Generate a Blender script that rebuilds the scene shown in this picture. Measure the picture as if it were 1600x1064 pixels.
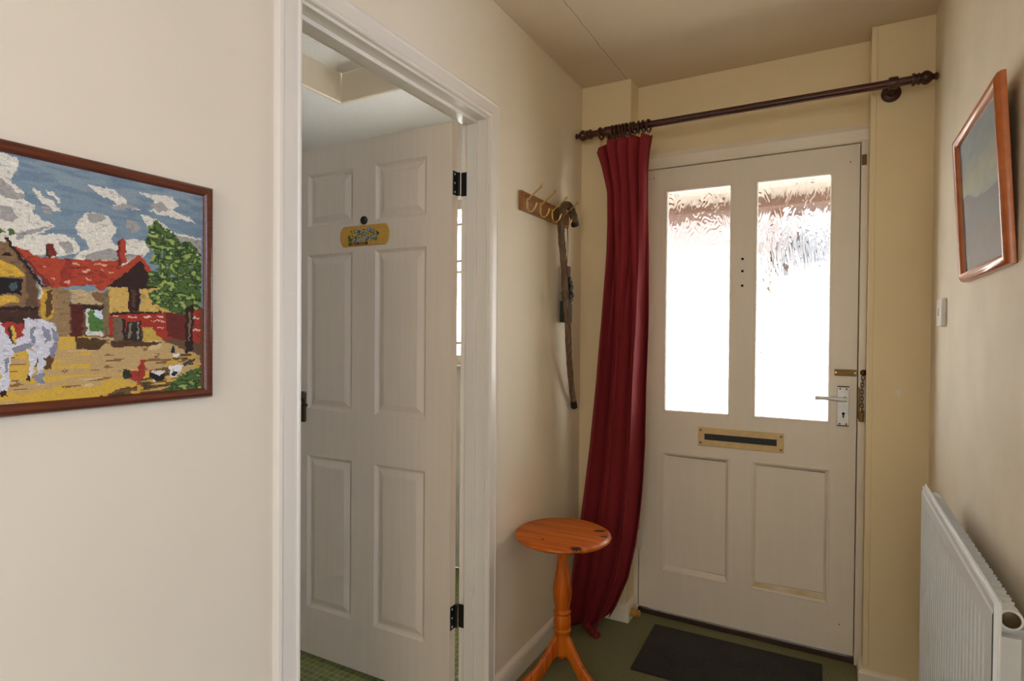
import bpy, bmesh, math, random
import numpy as np
from mathutils import Vector, Matrix
random.seed(7)
for o in list(bpy.data.objects): bpy.data.objects.remove(o, do_unlink=True)
S = bpy.context.scene
COL = S.collection
PI = math.pi
# ------------------------------------------------------------------ camera, sky, lamps, exposure
cd = bpy.data.cameras.new('camera'); cam = bpy.data.objects.new('camera', cd); COL.objects.link(cam)
r, u, d = Vector((.87507, .48386, .00764)), Vector((-.01224, .00737, .9999)), Vector((-.48387, .87506, -.01180))
r = r.normalized(); u = (u - r * u.dot(r)).normalized(); d = u.cross(r)
cam.matrix_world = Matrix(((r.x, u.x, -d.x, .7607), (r.y, u.y, -d.y, -2.5967), (r.z, u.z, -d.z, 1.2724), (0, 0, 0, 1)))
cd.sensor_width = 36; cd.lens = 20.346; cd.clip_start = .02
S.camera = cam
W = bpy.data.worlds.new('overcast_sky'); S.world = W; W.use_nodes = True
W.node_tree.nodes['Background'].inputs[0].default_value = (.93, .97, 1, 1)
W.node_tree.nodes['Background'].inputs[1].default_value = 16.0
def area(name, loc, target, sx, sy, power, col=(1, 1, 1), portal=False):
    l = bpy.data.lights.new(name, 'AREA'); l.shape = 'RECTANGLE'; l.size = sx; l.size_y = sy; l.energy = power; l.color = col
    o = bpy.data.objects.new(name, l); COL.objects.link(o); o.location = loc
    o.rotation_euler = (Vector(target) - Vector(loc)).to_track_quat('-Z', 'Y').to_euler()
    if portal: l.cycles.is_portal = True
    return o
area('side_fill_light', (3.17, -3.35, 1.45), (-.25, -2.35, 1.3), 1.5, 1.25, 76, (.74, .93, 1.38))  # added bluish fill lamp, out of view, brightens the near left wall
area('back_fill_light', (.85, -4.57, 1.45), (.45, 0, 1.2), 1.3, 1.2, 27, (1, .93, .83))  # added warm fill lamp behind the camera, lifts the end wall and front door
area('front_door_portal', (.43, .075, 1.42), (.43, -2, 1.42), .72, 1.05, 1, portal=True)
area('bathroom_window_portal', (-1.0, .1, 1.55), (-1.0, -2, 1.55), 1.1, .9, 1, portal=True)
S.view_settings.view_transform = 'Standard'; S.view_settings.look = 'None'
S.view_settings.exposure = .12; S.view_settings.gamma = 1; S.view_settings.use_curve_mapping = False
S.cycles.max_bounces = 12; S.cycles.diffuse_bounces = 6; S.cycles.transparent_max_bounces = 12
S.cycles.caustics_reflective = False; S.cycles.sample_clamp_indirect = 8; S.cycles.use_denoising = True

# ------------------------------------------------------------------ materials
def lin(h):
    c = [int(h[i:i + 2], 16) / 255 for i in (0, 2, 4)]
    return tuple(x / 12.92 if x <= .04045 else ((x + .055) / 1.055) ** 2.4 for x in c) + (1,)
def nodes(name):
    m = bpy.data.materials.new(name); m.use_nodes = True
    t = m.node_tree; return m, t, t.nodes['Principled BSDF']
def link(t, a, b): t.links.new(a, b)
def tex(t, kind, scale, coord='Object', mapscale=None, **k):
    co = t.nodes.new('ShaderNodeTexCoord'); n = t.nodes.new('ShaderNodeTex' + kind)
    out = co.outputs[coord]
    if mapscale:
        mp = t.nodes.new('ShaderNodeMapping'); mp.inputs['Scale'].default_value = mapscale
        link(t, out, mp.inputs['Vector']); out = mp.outputs[0]
    link(t, out, n.inputs['Vector']); n.inputs['Scale'].default_value = scale
    for a, b in k.items(): n.inputs[a].default_value = b
    return n
def ramp(t, src, stops):
    rr = t.nodes.new('ShaderNodeValToRGB'); e = rr.color_ramp.elements
    while len(e) < len(stops): e.new(.5)
    for x, (p, c) in zip(e, stops): x.position = p; x.color = c
    link(t, src, rr.inputs[0]); return rr
def bump(t, src, p, strength, dist=.002):
    b = t.nodes.new('ShaderNodeBump'); b.inputs['Strength'].default_value = strength; b.inputs['Distance'].default_value = dist
    link(t, src, b.inputs['Height']); link(t, b.outputs[0], p.inputs['Normal']); return b
def paint(name, c, rough=.6, bs=60, bst=.15, var=.04, c2=None, mapscale=None, vs=3):
    m, t, p = nodes(name); p.inputs['Roughness'].default_value = rough
    a = lin(c); b = lin(c2) if c2 else tuple(x * (1 - var * 2) for x in a[:3]) + (1,)
    n = tex(t, 'Noise', vs, mapscale=mapscale, Detail=6.0)
    link(t, ramp(t, n.outputs['Fac'], [(.35, b), (.65, a)]).outputs[0], p.inputs['Base Color'])
    if bst:
        n2 = tex(t, 'Noise', bs, Detail=3.0); bump(t, n2.outputs['Fac'], p, bst, .001)
    return m
def plain(name, c, rough=.5, metal=0., coat=0.):
    m, t, p = nodes(name); p.inputs['Roughness'].default_value = rough; p.inputs['Metallic'].default_value = metal
    p.inputs['Coat Weight'].default_value = coat
    a = lin(c); n = tex(t, 'Noise', 40, Detail=3.0)
    link(t, ramp(t, n.outputs['Fac'], [(.3, tuple(x * .85 for x in a[:3]) + (1,)), (.7, a)]).outputs[0], p.inputs['Base Color'])
    return m
def wood(name, c1, c2, scale=12, stretch=(1, 12, 12), rough=.35, coat=.3, dark=None):
    m, t, p = nodes(name); p.inputs['Roughness'].default_value = rough; p.inputs['Coat Weight'].default_value = coat
    p.inputs['Coat Roughness'].default_value = .2
    n = tex(t, 'Noise', scale, mapscale=stretch, Detail=5.0, Distortion=.4)
    st = [(.32, lin(c1)), (.68, lin(c2))]
    if dark: st = [(.22, lin(dark))] + st
    link(t, ramp(t, n.outputs['Fac'], st).outputs[0], p.inputs['Base Color'])
    bump(t, n.outputs['Fac'], p, .08, .0006); return m
M = {}
M['wall'] = paint('cream_wall_paint', 'e9dcc4', .7, 90, .12, .02)
M['wall_worn'] = paint('worn_cream_wall_paint', 'e9dcc4', .7, 60, .15, .05, vs=5)
M['pier'] = paint('yellow_cream_paint', 'e8d6b0', .7, 90, .1, .02)
M['bathwall'] = paint('white_bathroom_paint', 'e6e6e4', .6, 60, .1, .02)
M['ceiling'] = paint('ceiling_paint', 'd8c6ac', .8, 160, .3, .03)
M['gloss'] = paint('cream_gloss_trim', 'e8dfd0', .35, 40, .04, .02)
M['door'] = paint('cream_door_paint', 'e2d0b8', .45, 30, .05, .02, mapscale=(20, 20, 1))
M['white'] = paint('white_door_paint', 'e5dccf', .4, 30, .06, .015, mapscale=(14, 14, 1.2))
M['stain'] = paint('yellowed_bare_filler', 'd8ccb4', .55, 30, .1, .03, c2='b4985c', vs=6)
M['grime'] = plain('dirt_in_the_joint', '3a332a', .8)
M['radiator'] = paint('radiator_enamel', 'e4e8ee', .3, 30, .02, .01)
M['brass'] = plain('polished_brass', 'd2b272', .3, 1)
M['oldbrass'] = plain('tarnished_brass', '6e5430', .4, 1)
M['steel'] = plain('satin_aluminium', 'dcdee0', .5, .5)
M['black'] = plain('black_iron', '1e1a17', .5, .3)
M['dark'] = plain('black_gap', '0a0908', .9)
M['bronze'] = plain('bronze_metal', '5a4c3c', .45, .8)
M['plastic'] = plain('cream_plastic', 'd8bc88', .45)
M['switch'] = plain('white_plastic', 'e8e6e0', .35)
M['carpet'] = None
M['mahogany'] = wood('mahogany_stain', '2c0f09', '4a1c10', 8, (2, 30, 30), .35, .3)
M['frame'] = wood('mahogany_frame', '4a1e10', '6c3018', 8, (30, 2, 30), .35, .3)
M['pineframe'] = wood('orange_pine_frame', 'b05a20', 'c66e2c', 3, (10, 3, 10), .32, .3)
M['oak'] = wood('oak_rail', '7c4f22', 'a06c34', 10, (30, 2, 30), .35, .3)
M['bark'] = wood('hazel_bark', '4a3826', '7a624a', 20, (6, 6, 1), .65, 0)
M['brownwood'] = wood('dark_brown_timber', '2a1a10', '46301c', 8, (2, 30, 30), .6, 0)
M['rubber'] = plain('black_rubber', '16151a', .7)
M['block'] = plain('red_brown_block', '6e3020', .5)
M['carving'] = plain('dark_carving', '211c1c', .55)
M['cord'] = plain('brown_cord', '5a3428', .8)
M['chain'] = plain('old_chain_brass', '7c6440', .4, .9)
M['pane_dark'] = plain('black_flap', '0e1114', .3)
def carpet():
    m, t, p = nodes('olive_carpet'); p.inputs['Roughness'].default_value = .95
    n = tex(t, 'Noise', 220, Detail=4.0)
    link(t, ramp(t, n.outputs['Fac'], [(.3, lin('5c5c42')), (.7, lin('8c8c66'))]).outputs[0], p.inputs['Base Color'])
    bump(t, n.outputs['Fac'], p, .6, .004); return m
M['carpet'] = carpet()
def mat_mat():
    m, t, p = nodes('charcoal_mat_pile'); p.inputs['Roughness'].default_value = .95
    n = tex(t, 'Noise', 160, Detail=4.0); n2 = tex(t, 'Noise', 7, Detail=4.0)
    x = t.nodes.new('ShaderNodeMath'); x.operation = 'ADD'; link(t, n.outputs['Fac'], x.inputs[0]); link(t, n2.outputs['Fac'], x.inputs[1])
    link(t, ramp(t, x.outputs[0], [(.75, lin('1b1a18')), (1, lin('2e2c29'))]).outputs[0], p.inputs['Base Color'])
    bump(t, n.outputs['Fac'], p, .6, .004); return m
M['mat'] = mat_mat()
def velvet():
    m, t, p = nodes('red_velvet'); p.inputs['Roughness'].default_value = .85
    n = tex(t, 'Noise', 6, mapscale=(1, 1, .5), Detail=2.0)
    link(t, ramp(t, n.outputs['Fac'], [(.3, lin('78141c')), (.7, lin('861a24'))]).outputs[0], p.inputs['Base Color'])
    p.inputs['Sheen Weight'].default_value = .1; p.inputs['Sheen Roughness'].default_value = .4
    p.inputs['Sheen Tint'].default_value = lin('d86070'); return m
M['velvet'] = velvet()
def vinyl():
    m, t, p = nodes('green_mosaic_vinyl'); p.inputs['Roughness'].default_value = .35
    b = tex(t, 'Brick', 1, mapscale=(1, 1, 1)); b.offset = 0
    b.inputs['Brick Width'].default_value = .026; b.inputs['Row Height'].default_value = .026; b.inputs['Mortar Size'].default_value = .0016
    b.inputs['Color1'].default_value = lin('5f7340'); b.inputs['Color2'].default_value = lin('86884e'); b.inputs['Mortar'].default_value = lin('a8a870')
    link(t, b.outputs['Color'], p.inputs['Base Color']); return m
M['vinyl'] = vinyl()
def artex():
    m, t, p = nodes('textured_white_ceiling'); p.inputs['Roughness'].default_value = .5
    p.inputs['Base Color'].default_value = lin('ecedf0')
    n = tex(t, 'Noise', 70, Detail=4.0, Distortion=1.0); bump(t, n.outputs['Fac'], p, .7, .006); return m
M['artex'] = artex()
def glass(name, scale, share, strength, tint=(1, 1, 1, 1)):
    m, t, p = nodes(name); t.nodes.remove(p); out = t.nodes['Material Output']
    tr = t.nodes.new('ShaderNodeBsdfTransparent'); tr.inputs[0].default_value = tint
    rf = t.nodes.new('ShaderNodeBsdfRefraction'); rf.inputs['IOR'].default_value = 1.25; rf.inputs['Roughness'].default_value = .03
    gl = t.nodes.new('ShaderNodeBsdfGlossy'); gl.inputs['Roughness'].default_value = .1
    n = tex(t, 'Noise', scale, mapscale=(1.7, 1, .55), Detail=1.0, Distortion=2.6)
    n.inputs['Roughness'].default_value = .4
    wv = t.nodes.new('ShaderNodeMath'); wv.operation = 'SINE'; ml = t.nodes.new('ShaderNodeMath'); ml.operation = 'MULTIPLY'; ml.inputs[1].default_value = 40
    link(t, n.outputs['Fac'], ml.inputs[0]); link(t, ml.outputs[0], wv.inputs[0])
    b = t.nodes.new('ShaderNodeBump'); b.inputs['Strength'].default_value = strength; b.inputs['Distance'].default_value = .002
    link(t, wv.outputs[0], b.inputs['Height']); link(t, b.outputs[0], rf.inputs['Normal']); link(t, b.outputs[0], gl.inputs['Normal'])
    a = t.nodes.new('ShaderNodeMixShader'); a.inputs[0].default_value = share; link(t, tr.outputs[0], a.inputs[1]); link(t, rf.outputs[0], a.inputs[2])
    c = t.nodes.new('ShaderNodeMixShader'); c.inputs[0].default_value = .06; link(t, a.outputs[0], c.inputs[1]); link(t, gl.outputs[0], c.inputs[2])
    link(t, c.outputs[0], out.inputs[0]); return m
M['obscure'] = glass('swirl_patterned_glass', 8, .85, .5)
M['clear'] = glass('picture_glass', 3, 0, 0)
def vcol(name, rough=.8):
    m, t, p = nodes(name); p.inputs['Roughness'].default_value = rough
    a = t.nodes.new('ShaderNodeAttribute'); a.attribute_name = 'paint'; link(t, a.outputs['Color'], p.inputs['Base Color']); return m
M['stitch'] = vcol('cross_stitch_wool', .9); M['print'] = vcol('faded_landscape_print', .6); M['sign'] = vcol('hand_painted_varnished_wood', .4)

# ------------------------------------------------------------------ mesh helpers
def obj(name, bm, m=None, parent=None, smooth=False, kind=None, loc=None):
    me = bpy.data.meshes.new(name)
    bmesh.ops.recalc_face_normals(bm, faces=bm.faces)
    bm.to_mesh(me); bm.free()
    if m: me.materials.append(M[m] if isinstance(m, str) else m)
    if smooth: me.shade_smooth()
    o = bpy.data.objects.new(name, me); COL.objects.link(o)
    if parent: o.parent = parent
    if kind: o['kind'] = kind
    if loc: o.location = loc
    return o
def auto(o, ang=40):
    me = o.data; bm = bmesh.new(); bm.from_mesh(me)
    for f in bm.faces: f.smooth = True
    for e in bm.edges:
        if len(e.link_faces) == 2 and e.calc_face_angle(0) > math.radians(ang): e.smooth = False
    bm.to_mesh(me); bm.free(); return o
def tag(o, label, cat, group=None):
    o['label'] = label; o['category'] = cat
    if group: o['group'] = group
    return o
def empty(name, loc, label=None, cat=None, group=None, rot=(0, 0, 0)):
    o = bpy.data.objects.new(name, None); COL.objects.link(o); o.location = loc; o.rotation_euler = rot; o.empty_display_size = .05
    if label: tag(o, label, cat, group)
    return o
def B(): return bmesh.new()
def box(bm, a, b, bev=0., seg=2):
    t = bmesh.new(); bmesh.ops.create_cube(t, size=1)
    a, b = Vector(a), Vector(b)
    for v in t.verts: v.co = Vector(((a.x + b.x) / 2 + v.co.x * (b.x - a.x), (a.y + b.y) / 2 + v.co.y * (b.y - a.y), (a.z + b.z) / 2 + v.co.z * (b.z - a.z)))
    if bev: bmesh.ops.bevel(t, geom=t.edges[:], offset=bev, segments=seg, affect='EDGES', profile=.5)
    merge(bm, t); return bm
def merge(bm, t, mat=None):
    me = bpy.data.meshes.new('tmp'); 
    if mat: t.transform(mat)
    t.to_mesh(me); t.free(); bm.from_mesh(me); bpy.data.meshes.remove(me)
def bx(a, b, bev=0., seg=2): return box(B(), a, b, bev, seg)
def quad(bm, *p): bm.faces.new([bm.verts.new(x) for x in p]); return bm
def lathe(bm, prof, base=(0, 0, 0), axis='z', n=28, caps=True):
    """prof: (distance along axis, radius)"""
    def pt(h, rad, a):
        x, y = rad * math.cos(a), rad * math.sin(a)
        p = {'z': (x, y, h), 'x': (h, x, y), 'y': (x, h, y)}[axis]
        return Vector(p) + Vector(base)
    rings = []
    for h, rad in prof:
        rings.append([bm.verts.new(pt(h, rad, 2 * PI * i / n)) for i in range(n)] if rad > 1e-6 else [bm.verts.new(pt(h, 0, 0))])
    for A, C in zip(rings, rings[1:]):
        for i in range(n):
            j = (i + 1) % n
            if len(A) == 1: bm.faces.new((A[0], C[i], C[j]))
            elif len(C) == 1: bm.faces.new((A[i], A[j], C[0]))
            else: bm.faces.new((A[i], A[j], C[j], C[i]))
    if caps:
        for R_ in (rings[0], rings[-1]):
            if len(R_) > 2: bm.faces.new(R_)
    return bm
def tube(bm, pts, rad, n=10, closed=False, caps=True):
    pts = [Vector(p) for p in pts]; N = len(pts)
    rads = rad if isinstance(rad, (list, tuple)) else [rad] * N
    prev = None; rings = []
    for i, p in enumerate(pts):
        a = pts[(i - 1) % N] if closed or i else p; b = pts[(i + 1) % N] if closed or i < N - 1 else p
        t = (b - a).normalized()
        if prev is None:
            x = t.orthogonal().normalized()
        else:
            x = (prev - t * prev.dot(t)).normalized()
        prev = x; y = t.cross(x)
        rings.append([bm.verts.new(p + (x * math.cos(2 * PI * k / n) + y * math.sin(2 * PI * k / n)) * rads[i]) for k in range(n)])
    prs = list(zip(rings, rings[1:])) + ([(rings[-1], rings[0])] if closed else [])
    for A, C in prs:
        for k in range(n): bm.faces.new((A[k], A[(k + 1) % n], C[(k + 1) % n], C[k]))
    if caps and not closed:
        bm.faces.new(rings[0][::-1]); bm.faces.new(rings[-1])
    return bm
def smooth_path(pts, sub=6):
    P = [Vector(p) for p in pts]; out = []
    for i in range(len(P) - 1):
        p0, p1, p2, p3 = P[max(i - 1, 0)], P[i], P[i + 1], P[min(i + 2, len(P) - 1)]
        for k in range(sub):
            t = k / sub
            out.append(.5 * ((2 * p1) + (p2 - p0) * t + (2 * p0 - 5 * p1 + 4 * p2 - p3) * t * t + (3 * p1 - p0 - 3 * p2 + p3) * t ** 3))
    return out + [P[-1]]
def torus(bm, c, R_, r_, axis='z', n=24, m=8, sx=1, sy=1):
    pts = []
    for i in range(n):
        a = 2 * PI * i / n; x, y = R_ * math.cos(a) * sx, R_ * math.sin(a) * sy
        pts.append(Vector(c) + Vector({'z': (x, y, 0), 'x': (0, x, y), 'y': (x, 0, y)}[axis]))
    return tube(bm, pts, r_, m, closed=True)
def ball(bm, c, rad, s=(1, 1, 1), seg=12):
    t = bmesh.new(); bmesh.ops.create_uvsphere(t, u_segments=seg, v_segments=max(6, seg // 2 + 2), radius=rad)
    for v in t.verts: v.co = Vector((v.co.x * s[0] + c[0], v.co.y * s[1] + c[1], v.co.z * s[2] + c[2]))
    merge(bm, t); return bm
def sweep_frame(bm, path, prof, to3, closed=False):
    """path: 2D corners; prof: (offset to the left of travel, height); to3(p2, height) -> 3D; mitred corners"""
    N = len(path); P = [Vector(p) for p in path]; rings = []
    for i in range(N):
        d1 = (P[i] - P[i - 1]).normalized() if (closed or i) else None
        d2 = (P[(i + 1) % N] - P[i]).normalized() if (closed or i < N - 1) else None
        d1 = d1 or d2; d2 = d2 or d1
        n1, n2 = Vector((-d1.y, d1.x)), Vector((-d2.y, d2.x))
        mt = (n1 + n2); mt = mt / (mt.dot(n1))
        rings.append([bm.verts.new(to3(P[i] + mt * a, h)) for a, h in prof])
    k = len(prof)
    for A, C in list(zip(rings, rings[1:])) + ([(rings[-1], rings[0])] if closed else []):
        for j in range(k): bm.faces.new((A[j], A[(j + 1) % k], C[(j + 1) % k], C[j]))
    if not closed:
        bm.faces.new(rings[0][::-1]); bm.faces.new(rings[-1])
    return bm
def nested(bm, x0, x1, z0, z1, prof, to3, fill=True):
    """rectangular rings going inwards: prof of (inset, depth)"""
    rings = []
    for ins, dep in prof:
        rings.append([bm.verts.new(to3(x, z, dep)) for x, z in ((x0 + ins, z0 + ins), (x1 - ins, z0 + ins), (x1 - ins, z1 - ins), (x0 + ins, z1 - ins))])
    for A, C in zip(rings, rings[1:]):
        for i in range(4): bm.faces.new((A[i], A[(i + 1) % 4], C[(i + 1) % 4], C[i]))
    if fill: bm.faces.new(rings[-1])
    return bm
def paint_grid(name, us, vs, to3, cols, mat, parent):
    """quads of a us x vs grid, one colour each (cols[v][u])"""
    nu, nv = len(us) - 1, len(vs) - 1
    verts = [to3(a, b) for b in vs for a in us]
    faces = [(j * (nu + 1) + i, j * (nu + 1) + i + 1, (j + 1) * (nu + 1) + i + 1, (j + 1) * (nu + 1) + i) for j in range(nv) for i in range(nu)]
    me = bpy.data.meshes.new(name); me.from_pydata(verts, [], faces)
    at = me.color_attributes.new('paint', 'FLOAT_COLOR', 'CORNER')
    c = np.ones((nv * nu, 4, 4), np.float32); c[:, :, :3] = np.asarray(cols, np.float32).reshape(-1, 1, 3)
    at.data.foreach_set('color', c.ravel()); me.materials.append(M[mat])
    o = bpy.data.objects.new(name, me); COL.objects.link(o); o.parent = parent; return o
def inpoly(X, Y, pts):
    inside = np.zeros(X.shape, bool); n = len(pts)
    for i in range(n):
        x1, y1 = pts[i]; x2, y2 = pts[(i + 1) % n]
        if y1 == y2: continue
        inside ^= ((y1 > Y) != (y2 > Y)) & (X < (x2 - x1) * (Y - y1) / (y2 - y1) + x1)
    return inside
def s2l(a):
    a = np.asarray(a, float) / 255; return np.where(a <= .04045, a / 12.92, ((a + .055) / 1.055) ** 2.4)

# ------------------------------------------------------------------ the setting
XL, XR, YP, ZC = -.253, 1.064, -.115, 2.393      # left wall, right wall, face of the piers, ceiling
XB = -.352                                        # bathroom side of the left wall
st = 'structure'
b = bx((XL, -4.6, -.05), (3.2, .02, 0)); obj('floor', b, 'carpet', kind=st)
b = bx((-2.3, -2.6, -.05), (XL, 0, -.0005)); obj('floor', b, 'vinyl', kind=st)
def ceil_mat():
    m, t, p = nodes('plasterboard_ceiling'); p.inputs['Roughness'].default_value = .85
    co = t.nodes.new('ShaderNodeTexCoord'); sp = t.nodes.new('ShaderNodeSeparateXYZ'); link(t, co.outputs['Object'], sp.inputs[0])
    n = tex(t, 'Noise', 14, Detail=4.0)
    def mth(op, a, c):
        k = t.nodes.new('ShaderNodeMath'); k.operation = op
        for i, v in enumerate((a, c)):
            if isinstance(v, (int, float)): k.inputs[i].default_value = v
            else: link(t, v, k.inputs[i])
        return k.outputs[0]
    wob = mth('MULTIPLY', mth('SUBTRACT', n.outputs['Fac'], .5), .016)
    ln = mth('ABSOLUTE', mth('ADD', mth('ADD', sp.outputs['X'], .043), wob), 0)
    fac = mth('LESS_THAN', ln, .0011)
    mx = t.nodes.new('ShaderNodeMix'); mx.data_type = 'RGBA'; link(t, fac, mx.inputs[0])
    mx.inputs[6].default_value = lin('d8c6ac'); mx.inputs[7].default_value = lin('857868')
    link(t, mx.outputs[2], p.inputs['Base Color'])
    n2 = tex(t, 'Noise', 150, Detail=3.0); bump(t, n2.outputs['Fac'], p, .3, .002); return m
b = bx((XL, -4.6, ZC), (3.2, .02, ZC + .2)); obj('ceiling', b, ceil_mat(), kind=st)
# left wall with the bathroom doorway
DY0, DY1, DZ = -1.735, -.935, 1.998
b = B(); box(b, (XB, -4.6, 0), (XL, DY0, ZC)); box(b, (XB, DY1, 0), (XL, .0, ZC)); box(b, (XB, DY0, DZ), (XL, DY1, ZC))
obj('wall_left', b, 'wall', kind=st)
b = bx((XR, -2.05, 0), (XR + .12, 0, ZC)); obj('wall_right', b, 'wall_worn', kind=st)
b = B(); box(b, (XR + .12, -2.05, 0), (3.2, -1.93, ZC)); box(b, (3.2, -4.6, 0), (3.3, -1.93, ZC)); obj('wall_room_side', b, 'wall', kind=st)
b = bx((XB, -4.75, 0), (3.3, -4.6, ZC))
obj('wall_back', b, 'wall', kind=st)
# unseen window frames and panes, added on solid walls behind the fill lamps
for (x0, x1, y0, y1) in ((3.178, 3.2, -4.1, -2.6), (.2, 1.5, -4.6, -4.578)):
    wn = obj('added_window_side' if x1 > 3 else 'added_window_back', bx((x0, y0, .83), (x1, y1, .88), .003), 'white', kind=st)
    along = x1 - x0 < .1; bm = B()
    box(bm, (x0, y0, 2.02), (x1, y1, 2.07), .003)
    for t_ in (0, .5, 1):
        if along: m_ = y0 + (y1 - y0 - .05) * t_; box(bm, (x0, m_, .88), (x1, m_ + .05, 2.02), .003)
        else: m_ = x0 + (x1 - x0 - .05) * t_; box(bm, (m_, y0, .88), (m_ + .05, y1, 2.02), .003)
    obj('added_window_frame', bm, 'white', wn)
    obj('pane', bx((x0 + .008, y0 + .008, .88), (x1 - .008, y1 - .008, 2.02)), 'clear', wn)
# end wall: pier, lintel, pier
b = B(); box(b, (XL, YP, 0), (-.024, .15, ZC)); box(b, (.876, YP, 0), (XR, .15, ZC)); box(b, (-.024, -.006, 2.078), (.876, .15, ZC))
wf = obj('wall_far', b, 'pier', kind=st)
bm = ball(B(), (.97, YP, 1.068), .008, (1, .12, 1.3), 10); ball(bm, (.975, YP, 1.078), .004, (1, .2, 1), 8); obj('filler_patch', bm, 'gloss', wf)
b = bx((.874, YP - .004, .06), (.892, YP, ZC), .0015); obj('trim_1', b, 'pier', kind=st)
# bathroom
b = B()
box(b, (-2.3, 0, 0), (-1.6, .15, 2.6)); box(b, (-.45, 0, 0), (XL, .15, 2.6)); box(b, (-1.6, 0, 0), (-.45, .15, 1.1)); box(b, (-1.6, 0, 2.0), (-.45, .15, 2.6))
obj('wall_bathroom_far', b, 'bathwall', kind=st)
b = B(); box(b, (-2.4, -2.6, 0), (-2.3, .15, 2.6)); box(b, (-2.4, -2.7, 0), (XB, -2.6, 2.6)); obj('wall_bathroom_side', b, 'bathwall', kind=st)
HX0, HX1, HY0, HY1 = -1.325, -.72, -1.12, -.545     # loft hatch opening
b = B(); zc2 = ZC + .2
box(b, (-2.3, -2.6, ZC), (HX0, 0, zc2)); box(b, (HX1, -2.6, ZC), (XB, 0, zc2)); box(b, (HX0, -2.6, ZC), (HX1, HY0, zc2)); box(b, (HX0, HY1, ZC), (HX1, 0, zc2))
obj('ceiling', b, 'artex', kind=st)
ha = obj('trim_2', sweep_frame(B(), [(HX0, HY0), (HX1, HY0), (HX1, HY1), (HX0, HY1)], [(.004, .13), (.004, -.014), (-.002, -.018), (-.02, -.016), (-.026, -.004), (-.026, .002), (-.003, .002), (-.003, .13)], lambda p, h: (p.x, p.y, ZC + h), True), 'gloss', kind=st)
obj('hatch_lid', bx((HX0 + .006, HY0 + .006, ZC + .12), (HX1 - .006, HY1 - .006, ZC + .14), .003), 'artex', ha)
# bathroom window
w = obj('window_1', B(), 'white', kind=st); bm = B()
for x in (-1.6, -1.3, -.5): box(bm, (x, .04, 1.1), (x + .05, .1, 2.0), .004)
for z in (1.1, 1.21, 1.60, 1.66, 1.86, 1.95): box(bm, (-1.6, .045, z), (-.45, .095, z + (.05 if z in (1.1, 1.95) else .014)), .003)
bm.to_mesh(w.data); bm.free()
obj('pane', bx((-1.56, .066, 1.14), (-.49, .07, 1.96)), M['obscure'], w)
obj('sill', bx((-1.62, -.03, 1.085), (-.43, .04, 1.1), .004), 'gloss', w)
# lining and architrave of the bathroom doorway
t3 = empty('trim_3', (XL, DY1, 0)); t3['kind'] = st
def part(name, bm, m, parent, smooth=False):
    o = obj(name, bm, m, parent, smooth); o.location = o.location - (parent.location if parent.parent is None else Vector())
    return o
bm = B(); box(bm, (XB, -.947, 0), (XL, DY1, 1.985)); box(bm, (XB, DY0, 0), (XL, DY0 + .012, 1.985)); box(bm, (XB, DY0, 1.985), (XL, DY1, DZ))
part('lining', bm, 'gloss', t3)
bm = B(); box(bm, (-.326, -.957, 0), (-.288, -.947, 1.985), .0015); box(bm, (-.326, DY0 + .012, 0), (-.288, DY0 + .022, 1.985), .0015); box(bm, (-.326, DY0 + .022, 1.973), (-.288, -.957, 1.985), .0015)
part('door_stop_strip', bm, 'gloss', t3)
prof = [(0, 0), (0, .011), (.003, .015), (.008, .016), (.012, .013), (.018, .012), (.044, .0115), (.05, .014), (.056, .012), (.06, .006), (.062, 0)]
part('architrave', sweep_frame(B(), [(-.941, 0), (-.941, 1.993), (-1.724, 1.993), (-1.724, 0)], [(-a, h) for a, h in prof], lambda p, h: (XL + h, p.x, p.y)), 'gloss', t3)
# skirtings
sk = [(0, 0), (.016, 0), (.016, .06), (.013, .07), (.006, .078), (0, .08)]
def skirt(name, path, hgt=1.):
    return obj(name, sweep_frame(B(), path, [(a, h) for a, h in sk], lambda p, h: (p.x, p.y, h * hgt)), 'gloss', kind=st)
skirt('baseboard_left', [(XL, YP), (XL, -.879)])
skirt('baseboard_left', [(XL, -1.787), (XL, -4.6)])
skirt('baseboard_far', [(-.024, -.02), (-.024, YP), (XL, YP)], .95)
skirt('baseboard_far', [(XR, YP), (.876, YP), (.876, -.02)], .62)
skirt('baseboard_right', [(XR, -2.05), (XR, YP)])
# front door frame
t4 = empty('trim_4', (0, 0, 0)); t4['kind'] = st
bm = B()
box(bm, (-.024, -.008, 0), (-.0035, .09, 2.078), .002); box(bm, (.8505, -.008, 0), (.876, .09, 2.078), .002)
part('jamb', bm, 'gloss', t4)
bm = sweep_frame(B(), [(-.024, 2.0145), (.876, 2.0145)], [(0, -.09), (0, .008), (.006, .012), (.045, .016), (.064, .012), (.064, -.09)], lambda p, h: (p.x, -h, p.y))
part('frame_head', bm, 'gloss', t4)
bm = B(); box(bm, (-.024, .047, 0), (.016, .09, 2.03)); box(bm, (.835, .047, 0), (.876, .09, 2.03)); box(bm, (0, .047, 1.99), (.85, .09, 2.03)); part('door_stop_strip', bm, 'dark', t4)
part('keep_plate', bx((.852, -.0115, 1.925), (.868, -.008, 1.965), .001), 'oldbrass', t4)
part('lock_keep', bx((.8505, -.012, .955), (.858, -.008, 1.075), .001), 'oldbrass', t4)
ch = part('chain_anchor', bx((.853, -.022, .945), (.871, -.008, .982), .003), 'oldbrass', t4)
hk = part('chain_keep', lathe(B(), [(0, .012), (-.004, .012), (-.006, .006), (-.012, .006), (-.016, .009), (-.018, 0)], (.868, -.008, 1.132), 'y', 16), 'oldbrass', t4, True)
zz = 1.118; k = 0
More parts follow.
